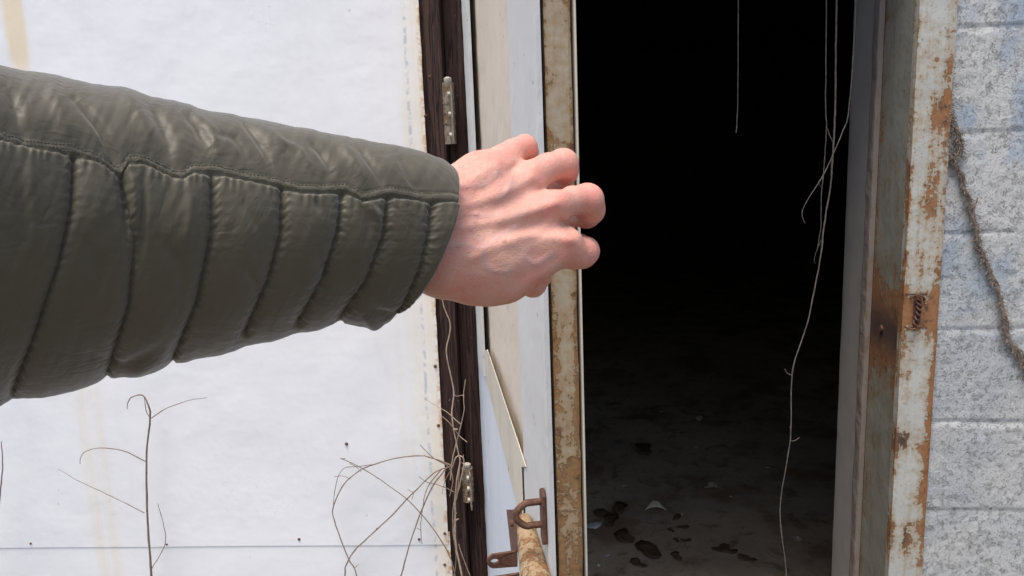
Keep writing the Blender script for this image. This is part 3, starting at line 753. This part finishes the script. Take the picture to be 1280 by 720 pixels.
# creases / folds in picture pixels: (points, width px, depth px, both sides?)
folds = [([(470, 380), (486, 388), (500, 396)], 5, -4.0), ([(455, 385), (470, 400), (480, 410)], 6, 4.0), ([(300, 330), (318, 350), (322, 385)], 6, -2.0), ([(200, 300), (222, 330), (228, 360)], 7, -2.0), ([(105, 300), (125, 340), (122, 380)], 8, -2.2), ([(395, 320), (408, 340), (400, 370)], 5, -1.8), ([(270, 170), (292, 176), (310, 200)], 4, -2.2), ([(345, 178), (372, 190), (388, 214)], 4, 2.2), ([(92, 128), (118, 155), (134, 180), (147, 212)], 5.5, -5.0), ([(150, 222), (154, 260), (160, 320)], 5, -4.5), ([(163, 216), (165, 260), (164, 330)], 6, 3.5), ([(178, 212), (178, 270), (172, 335)], 4.5, -4),
         ([(8, 110), (18, 140), (30, 176)], 7, -3.5), ([(60, 108), (72, 140), (85, 178)], 10, 2.5), ([(150, 120), (175, 150), (190, 185)], 9, 3.0), ([(185, 130), (205, 165), (215, 205)], 7, -3.5), ([(225, 140), (245, 160), (262, 186)], 6, -3.5),
         ([(235, 142), (262, 165), (268, 190)], 8, 3), ([(300, 152), (325, 182), (338, 206)], 5, -3.5), ([(320, 160), (345, 180), (352, 195)], 8, 3), ([(385, 180), (400, 192), (415, 215)], 5, -3.5), ([(425, 182), (440, 205), (455, 232)], 6, 3),
         ([(440, 178), (465, 212), (482, 236)], 5, -3), ([(495, 195), (512, 222), (528, 246)], 6, -2.6), ([(232, 228), (236, 260), (232, 310)], 7, 3.5), ([(262, 232), (258, 270), (256, 320)], 5, -3),
         ([(456, 258), (470, 272), (474, 292)], 5, 3.2), ([(452, 256), (458, 285), (452, 310)], 5, -2.5), ([(115, 440), (150, 455), (180, 440), (200, 425)], 6, -3.5), ([(165, 462), (200, 445)], 6, 3), ([(300, 250), (320, 290)], 6, -1.8), ([(20, 210), (30, 260), (34, 300)], 8, -2), ([(36, 200), (40, 250)], 7, 2), ([(388, 250), (400, 268)], 5, -2.2)]
NS, NT = 720, 400
S = np.linspace(-150, 518, NS); TT = np.linspace(-math.pi, math.pi, NT, endpoint=False)
S2, T2 = np.meshgrid(S, TT, indexing='ij')
def sleeve_cam(S2, T2, dr=0.0):
    c_y, c_d, h = cy_(S2), cd_(S2), ch_(S2)
    xm = (S2-640)/F*c_d; ym = (c_y-360)/F*c_d; R = h/F*c_d + dr
    ct, sn = np.cos(T2), np.sin(T2)         # T=0 towards the camera, +90deg up
    x = xm + R*(ct*math.sin(ALPHA)*.9 + sn*np.interp(S2, [300, 518], [.32, .375]) + np.interp(S2, [300, 518], [.02, -.01]))
    y = ym - R*sn
    z = c_d - R*ct*math.cos(ALPHA)*.92 - 0*sn
    return np.stack([x, y, z], -1), R
P0, R0 = sleeve_cam(S2, T2)
PX = P0[..., 0]/P0[..., 2]*F+640; PY = P0[..., 1]/P0[..., 2]*F+360
front = sstep(np.cos(T2), -.25, .15)
ly = np.interp(PX, long_pts[:, 0], long_pts[:, 1])
below = PY-ly
quilt = sstep(below, -1, 3)
back = 1-front
dr = np.zeros_like(PX)
# puffs between seams
dmin = np.full(PX.shape, 1e9)
for sp in seams_px:
    d, _, _ = poly_d(PX, PY, sp); 
    wob = 1.2*np.sin(PY*.45+sp[0][0])+.8*np.sin(PY*1.1)
    dmin = np.minimum(dmin, np.abs(d+wob*.6))
puff = 1-np.exp(-dmin/9.0)
puff2 = np.minimum(dmin, 40)/40
dr += front*quilt*(-6.0*np.exp(-(dmin/4.0)**1.3) + 3.5*puff + 5.0*np.sqrt(puff2))
# back half gets rings of the same quilt
ringphase = np.abs(((S2+20*np.sin(T2)) % 82)-41)
dr += back*(6*np.sqrt(np.clip(ringphase/41, 0, 1))-2)
# long seam: crease under a double-stitched band
dr += front*(-3.2*np.exp(-((below-1.0)/1.8)**2) + 1.8*np.exp(-((below+6)/5.0)**2) - 1.3*np.exp(-((below+11.5)/1.5)**2))
dr += front*(1-quilt)*(3.0*sstep(-below, 4, 40))
for pts, w_, dep in folds:
    pts = [np.array(q, float) for q in catmull(pts, 4)]
    d, t, _ = poly_d(PX, PY, pts); k = np.clip(np.sin(np.clip(t, 0.04, .96)*math.pi), 0, 1)**.5
    dr += front*dep*1.25*k*np.exp(-(d/w_)**2)
# small puckers along seams + soft noise
nfield = np.zeros_like(PX)
for i in range(NS):
    for j in range(NT):
        q = P0[i, j]
        if math.cos(TT[j]) < -.3: continue
        a1 = mn.noise(Vector((PX[i, j]*.022, PY[i, j]*.012, 1.))); a2 = mn.noise(Vector((PX[i, j]*.09+PY[i, j]*.04, PY[i, j]*.028, 4.)))
        nfield[i, j] = 3.6*a1 + .7*a2
dr += front*nfield
puck = np.exp(-(dmin/9)**2)*quilt*np.sin(PY*.62+2*np.sin(PX*.3))*.8 + np.exp(-((below-6)/9)**2)*quilt*np.sin(PX*.55+1.5*np.sin(PX*.13))*.9
dr += front*puck*(np.abs(dmin) > 1.5)
# hem of the cuff: soft roll
cuffd = (518-S2)
dr += -2.5*np.exp(-(cuffd/5)**2)
drm = dr*cd_(S2)/F
P1, _ = sleeve_cam(S2, T2, drm)
rows = [P1[i] for i in range(NS)]
# extend to the shoulder outside the frame on the left, and turn the cuff in
ext = []
Cc = rows[0].mean(0); dirv = np.array([-.80, .16, -.42]); dirv /= np.linalg.norm(dirv)
for k in range(1, 15):
    t = k/14; rr = (rows[0]-Cc)*(1+.12*t+.02*math.sin(k*2.2)) if t < .9 else (rows[0]-Cc)*(1.1 if k == 13 else .6)
    ext.append(rr+Cc+dirv*.30*t)
rows = ext[::-1]+rows
ring = rows[-1]; cc = ring.mean(0)
back_dir = (P1[-40].mean(0)-P1[-1].mean(0)); back_dir /= np.linalg.norm(back_dir)
for k, (sc_, ax) in enumerate(((.985, -.0015), (.955, -.0012), (.925, .002), (.90, .010), (.88, .03), (.86, .06))):
    rows.append((ring-cc)*sc_+cc+back_dir*ax)
V_ = cam_to_world(np.concatenate(rows)); nr = len(rows)
Fc = [(i*NT+j, i*NT+(j+1) % NT, (i+1)*NT+(j+1) % NT, (i+1)*NT+j) for i in range(nr-1) for j in range(NT)]
Fc.append(tuple(range(NT-1, -1, -1)))

# ------------------------------------------------------------------ person: hand, grown as one implicit surface
def cam(px, py, d): return np.array([(px-640)/F*d, (py-360)/F*d, d])
def cap(P, a, b, ra, rb):
    ab = b-a; t = np.clip(((P-a)@ab)/(ab@ab), 0, 1)
    return np.linalg.norm(P-a-t[..., None]*ab, axis=-1)-(ra+(rb-ra)*t)
def smin(a, b, k):
    h = np.clip(.5+.5*(b-a)/k, 0, 1); return b*(1-h)+a*h-k*h*(1-h)
def chain(P, pts, k=.004):
    out = None
    for (a, b) in zip(pts[:-1], pts[1:]):
        ca, cb = cam(*a[:3]), cam(*b[:3]); d = cap(P, ca, cb, a[3]*a[2]/F, b[3]*b[2]/F)
        out = d if out is None else smin(out, d, k)
    return out
W0 = .462
palm = [[(470, 262, .452, 34), (552, 262, W0, 37), (600, 245, .470, 36)], [(470, 318, .452, 38), (552, 318, W0, 44), (610, 320, .468, 44)],
        [(552, 250, W0, 30), (600, 220, .474, 27), (628, 202, .487, 19)],               # little finger side
        [(558, 272, W0, 34), (610, 245, .472, 27), (662, 221, .484, 18.5)],               # ring
        [(560, 298, W0, 36), (620, 280, .469, 29), (693, 257, .478, 19.5)],                 # middle
        [(560, 322, W0, 38), (630, 315, .470, 31), (705, 304, .479, 19)],               # index
        [(560, 332, .466, 38), (610, 345, .474, 31), (645, 343, .490, 24)],             # thumb side
        [(580, 300, .492, 42), (650, 280, .502, 38), (668, 262, .506, 30)],             # palm flesh, hidden
        [(590, 335, .49, 34), (630, 335, .505, 26)],
        [(620, 305, .478, 33), (672, 296, .484, 26)], [(615, 265, .478, 30), (660, 255, .486, 24)], [(590, 352, .472, 24), (636, 349, .479, 23)], [(630, 343, .476, 26), (664, 328, .482, 23)], [(650, 330, .478, 22), (705, 312, .484, 18)]]
fingers = [
    [(628, 202, .487, 18), (642, 190, .494, 15.5), (656, 184, .502, 15), (659, 190, .522, 13.5), (648, 200, .537, 12.5)],
    [(662, 221, .484, 18.5), (684, 210, .492, 17.5), (704, 205, .501, 18.5), (705, 213, .512, 17.5), (700, 222, .528, 16), (680, 232, .546, 14)],
    [(693, 257, .478, 19.5), (715, 251, .488, 17.5), (734, 250, .498, 20), (737, 262, .506, 18.5), (733, 267, .522, 17.5), (712, 268, .543, 15)],
    [(705, 304, .479, 19), (718, 316, .489, 19.5), (727, 316, .497, 19), (731, 314, .509, 17.5), (722, 308, .528, 15.5), (702, 302, .54, 14)],
    [(636, 340, .49, 22), (654, 348, .508, 17), (666, 355, .522, 16), (676, 346, .545, 14)]]
pads = [((656, 183), .502, 13), ((706, 202), .5, 13)]
# grid in camera metres
lo_ = np.array([-.110, -.115, .405]); hi_ = np.array([.070, .030, .575]); hs = .00125
n3 = np.ceil((hi_-lo_)/hs).astype(int)+1
gx, gy, gz = [lo_[i]+hs*np.arange(n3[i]) for i in range(3)]
GP = np.stack(np.meshgrid(gx, gy, gz, indexing='ij'), -1)
fp = None
for c0 in palm:
    d = chain(GP, c0, .010); fp = d if fp is None else smin(fp, d, .011)
ff = None
for c0 in fingers:
    d = smin(fp, chain(GP, c0, .0035), .0060); ff = d if ff is None else np.minimum(ff, d)
field = ff
gpx = GP[..., 0]/GP[..., 2]*F+640; gpy = GP[..., 1]/GP[..., 2]*F+360
# relief on the back of the hand, in picture pixels: positive mm stands out
relief = [([(566, 262), (600, 252), (640, 236), (664, 222)], 6, 0.9), ([(575, 285), (620, 276), (665, 264), (694, 254)], 6.5, 1.2), ([(590, 322), (625, 305), (650, 296), (690, 297), (712, 299)], 7, 1.3),
          ([(560, 240), (590, 225), (622, 203)], 6, .7), ([(628, 291), (650, 288), (676, 276)], 9, -1.6), ([(655, 302), (672, 298), (690, 285)], 6, -.7),
          ([(620, 262), (645, 250), (668, 240)], 8, -1.0), ([(598, 238), (625, 222), (642, 212)], 7, -.9), ([(700, 276), (706, 283), (716, 292)], 5, -1.3), ([(676, 238), (690, 236), (700, 236)], 5, -1.2), ([(640, 212), (652, 206), (660, 203)], 5, -1.0),
          ([(640, 318), (668, 318), (690, 322)], 10, -.7), ([(640, 372), (665, 350), (690, 340), (706, 325)], 6, .6),
          ([(712, 299), (713, 300)], 9, 1.2), ([(696, 253), (697, 254)], 9, 1.0), ([(664, 221), (665, 222)], 9, .7), ([(730, 300), (736, 312), (734, 326)], 3, -.7)]
veins = [[(556, 310), (580, 306), (604, 310), (628, 293), (648, 282)], [(568, 243), (585, 250), (596, 268), (625, 268)], [(596, 268), (590, 285), (600, 300), (604, 310)], [(604, 310), (606, 330), (622, 340), (640, 338)],
         [(560, 225), (578, 232), (600, 232), (615, 224), (624, 214)], [(620, 250), (632, 243), (640, 226)], [(560, 270), (580, 268), (596, 268)], [(655, 320), (668, 330), (690, 318)]]
frontm = 1/(1+np.exp((GP[..., 2]-.492)/.004))
m_near = np.abs(field) < .006
fx = gpx[m_near]; fy = gpy[m_near]; acc = np.zeros(fx.shape)
for pts, w_, mm in relief:
    d, _, _ = poly_d(fx, fy, pts); acc += mm*.00125*np.exp(-(d/w_)**2)
for pts in veins:
    pts = catmull(pts, 4); d, _, _ = poly_d(fx, fy, pts); acc += .0006*np.exp(-(d/2.6)**2)
field[m_near] -= acc*frontm[m_near]

def surface_nets(fld):
    ins = fld < 0; nx, ny, nzz = fld.shape
    c0 = [(i, j, k) for i in (0, 1) for j in (0, 1) for k in (0, 1)]
    def sub(a, i, j, k): return a[i:nx-1+i, j:ny-1+j, k:nzz-1+k]
    cnt = sum(sub(ins, *c).astype(int) for c in c0); act = (cnt > 0) & (cnt < 8)
    idx = np.full(act.shape, -1); A_ = np.argwhere(act); idx[act] = np.arange(len(A_))
    acc = np.zeros((len(A_), 3)); wsum = np.zeros(len(A_))
    for a in range(8):
        for ax in range(3):
            ca = c0[a]
            if ca[ax]: continue
            cb = list(ca); cb[ax] = 1
            va = fld[A_[:, 0]+ca[0], A_[:, 1]+ca[1], A_[:, 2]+ca[2]]; vb = fld[A_[:, 0]+cb[0], A_[:, 1]+cb[1], A_[:, 2]+cb[2]]
            m = (va < 0) != (vb < 0); t = np.where(m, va/np.where(m, va-vb, 1), 0)
            p_ = np.tile(np.array(ca, float), (len(A_), 1)); p_[:, ax] = t
            acc += p_*m[:, None]; wsum += m
    verts = A_+acc/wsum[:, None]
    faces = []
    for ax in range(3):
        o1, o2 = [(1, 2), (2, 0), (0, 1)][ax]
        sl0 = [slice(None)]*3; sl1 = [slice(None)]*3; sl0[ax] = slice(0, -1); sl1[ax] = slice(1, None)
        a = ins[tuple(sl0)]; b = ins[tuple(sl1)]
        E = np.argwhere(a != b); 
        E = E[(E[:, o1] > 0) & (E[:, o2] > 0) & (E[:, o1] < fld.shape[o1]-1) & (E[:, o2] < fld.shape[o2]-1)]
        flip = a[E[:, 0], E[:, 1], E[:, 2]]
        def cell(d1, d2):
            q = E.copy(); q[:, o1] -= d1; q[:, o2] -= d2; return idx[q[:, 0], q[:, 1], q[:, 2]]
        q = np.stack([cell(1, 1), cell(0, 1), cell(0, 0), cell(1, 0)], 1)
        q[~flip] = q[~flip][:, ::-1]; faces.append(q)
    return verts, np.concatenate(faces)
hv, hf = surface_nets(field)
# relax lightly
E_ = np.concatenate([hf[:, [0, 1]], hf[:, [1, 2]], hf[:, [2, 3]], hf[:, [3, 0]]]); E_ = np.concatenate([E_, E_[:, ::-1]])
deg = np.bincount(E_[:, 0], minlength=len(hv))
for it in range(3):
    nb_ = np.stack([np.bincount(E_[:, 0], weights=hv[E_[:, 1], c], minlength=len(hv)) for c in range(3)], 1)/np.maximum(deg, 1)[:, None]
    hv = hv*.5+nb_*.5
hc = lo_+hv*hs
hpx = hc[:, 0]/hc[:, 2]*F+640; hpy = hc[:, 1]/hc[:, 2]*F+360
red = np.zeros(len(hc))
for (x_, y_, r_, s_2) in ((656, 184, 18, .8), (708, 203, 20, .8), (742, 252, 22, .8), (738, 312, 20, .7), (712, 299, 16, .6), (696, 253, 16, .7), (664, 221, 16, .6), (632, 200, 16, .5), (600, 215, 30, .25), (668, 355, 16, .8), (590, 365, 30, .3), (725, 325, 20, .5)):
    red = np.maximum(red, s_2*np.exp(-((hpx-x_)**2+(hpy-y_)**2)/r_**2))
vn = np.zeros(len(hc))
for pts in veins:
    d, _, _ = poly_d(hpx, hpy, catmull(pts, 4)); vn = np.maximum(vn, np.exp(-(d/3.5)**2))
person = mesh('person', cam_to_world(hc), hf, M['skin'], None, 'all')
set_attr(person, 'red', red); set_attr(person, 'vein', vn)
tag(person, 'person reaching in from the left, bare hand curled, arm in an olive quilted jacket sleeve', 'person')
sleeve = mesh('jacket_sleeve', V_, Fc, M['nylon'], person, 'all')
bm = bmesh.new(); bm.from_mesh(sleeve.data); bmesh.ops.recalc_face_normals(bm, faces=bm.faces); bm.to_mesh(sleeve.data); bm.free()
# stitching along the band
mb = MB()
def surf(px, py):
    d = (PX-px)**2+(PY-py)**2+(1e6*(np.cos(T2) < -.1)); i, j = np.unravel_index(np.argmin(d), d.shape)
    return P1[i, j]
xs_ = np.arange(4, 548, 4.6)
for off in (-4.5, -11.5):
    for x_ in xs_:
        y_ = float(np.interp(x_, long_pts[:, 0], long_pts[:, 1]))+off
        y2 = float(np.interp(x_+3, long_pts[:, 0], long_pts[:, 1]))+off
        a_ = surf(x_, y_)*.9985; b_ = surf(x_+3, y2)*.9985
        if np.linalg.norm(a_-b_) < 1e-5 or np.linalg.norm(a_-b_) > .004: continue
        q = cam_to_world(np.array([a_, (a_+b_)/2*.9990, b_])); mb.tube(q, .00022, 5)
mb.build('seam_stitching', M['thread'], sleeve, True)
# fine hairs on the wrist and the little-finger side of the hand
mb = MB(); me_ = person.data; nv = len(me_.vertices)
cand = np.where((hpx > 552) & (hpx < 640) & (hc[:, 2] < .50))[0]
nrm = np.zeros(nv*3); me_.vertices.foreach_get('normal', nrm); nrm = nrm.reshape(-1, 3)
wpos = cam_to_world(hc); rr_ = random.Random(3)
for _ in range(420):
    i = int(cand[rr_.randrange(len(cand))])
    if rr_.random() > (1.0 if hpy[i] < 250 else .35)*(1.15-(hpx[i]-552)/88): continue
    N_ = nrm[i]; N_ = N_ if N_@(CAM-wpos[i]) > 0 else -N_
    t_ = M3 @ np.array([rr_.uniform(.5, 1), rr_.uniform(-.7, .3), 0]); ln = rr_.uniform(.003, .007)
    p0 = wpos[i]; p1 = p0+N_*.0007+t_*ln*.5; p2 = p0+N_*.0009+t_*ln+M3 @ np.array([0, .0006, 0])
    mb.tube([p0, p1, p2], [.000055, .00005, .00002], 3, False)
hr = mb.build('hair', M['hair'], person); hr['kind'] = 'stuff'
#ENDPERSON

# ------------------------------------------------------------------ camera, light, render
cd = bpy.data.cameras.new('camera'); co = bpy.data.objects.new('camera', cd); COL.objects.link(co)
cd.sensor_width = 36; cd.lens = F/1280*36; cd.clip_start = .02; cd.clip_end = 500
Rm = Matrix([[M3[i][0], -M3[i][1], -M3[i][2]] for i in range(3)])
co.matrix_world = Matrix.Translation(Vector(CAM)) @ Rm.to_4x4()
SC.camera = co
w = bpy.data.worlds.new('World'); SC.world = w; w.use_nodes = True
nt = w.node_tree; bg = nt.nodes['Background']; sk = nt.nodes.new('ShaderNodeTexSky'); sk.sky_type = 'NISHITA'; sk.sun_disc = False
SUN_EL, SUN_AZ = 72, 208      # azimuth: compass-like, from +Y clockwise
sk.sun_elevation = math.radians(SUN_EL); sk.sun_rotation = math.radians(SUN_AZ)
sk.air_density = 1.0; sk.dust_density = 3.0; sk.ozone_density = 1.0
nt.links.new(sk.outputs[0], bg.inputs[0]); bg.inputs[1].default_value = .12
ld = bpy.data.lights.new('sun', 'SUN'); ld.energy = 1.5; ld.angle = math.radians(25); ld.color = (1, .96, .90)
lo_s = bpy.data.objects.new('sun', ld); COL.objects.link(lo_s)
el, az = math.radians(SUN_EL), math.radians(SUN_AZ)
dv = Vector((math.sin(az)*math.cos(el), math.cos(az)*math.cos(el), math.sin(el)))
lo_s.rotation_euler = dv.to_track_quat('Z', 'Y').to_euler()
SC.render.engine = 'CYCLES'
SC.view_settings.view_transform = 'Standard'; SC.view_settings.look = 'None'; SC.view_settings.gamma = 1
SC.view_settings.exposure = 1.0
SC.render.resolution_x = 1024; SC.render.resolution_y = 576
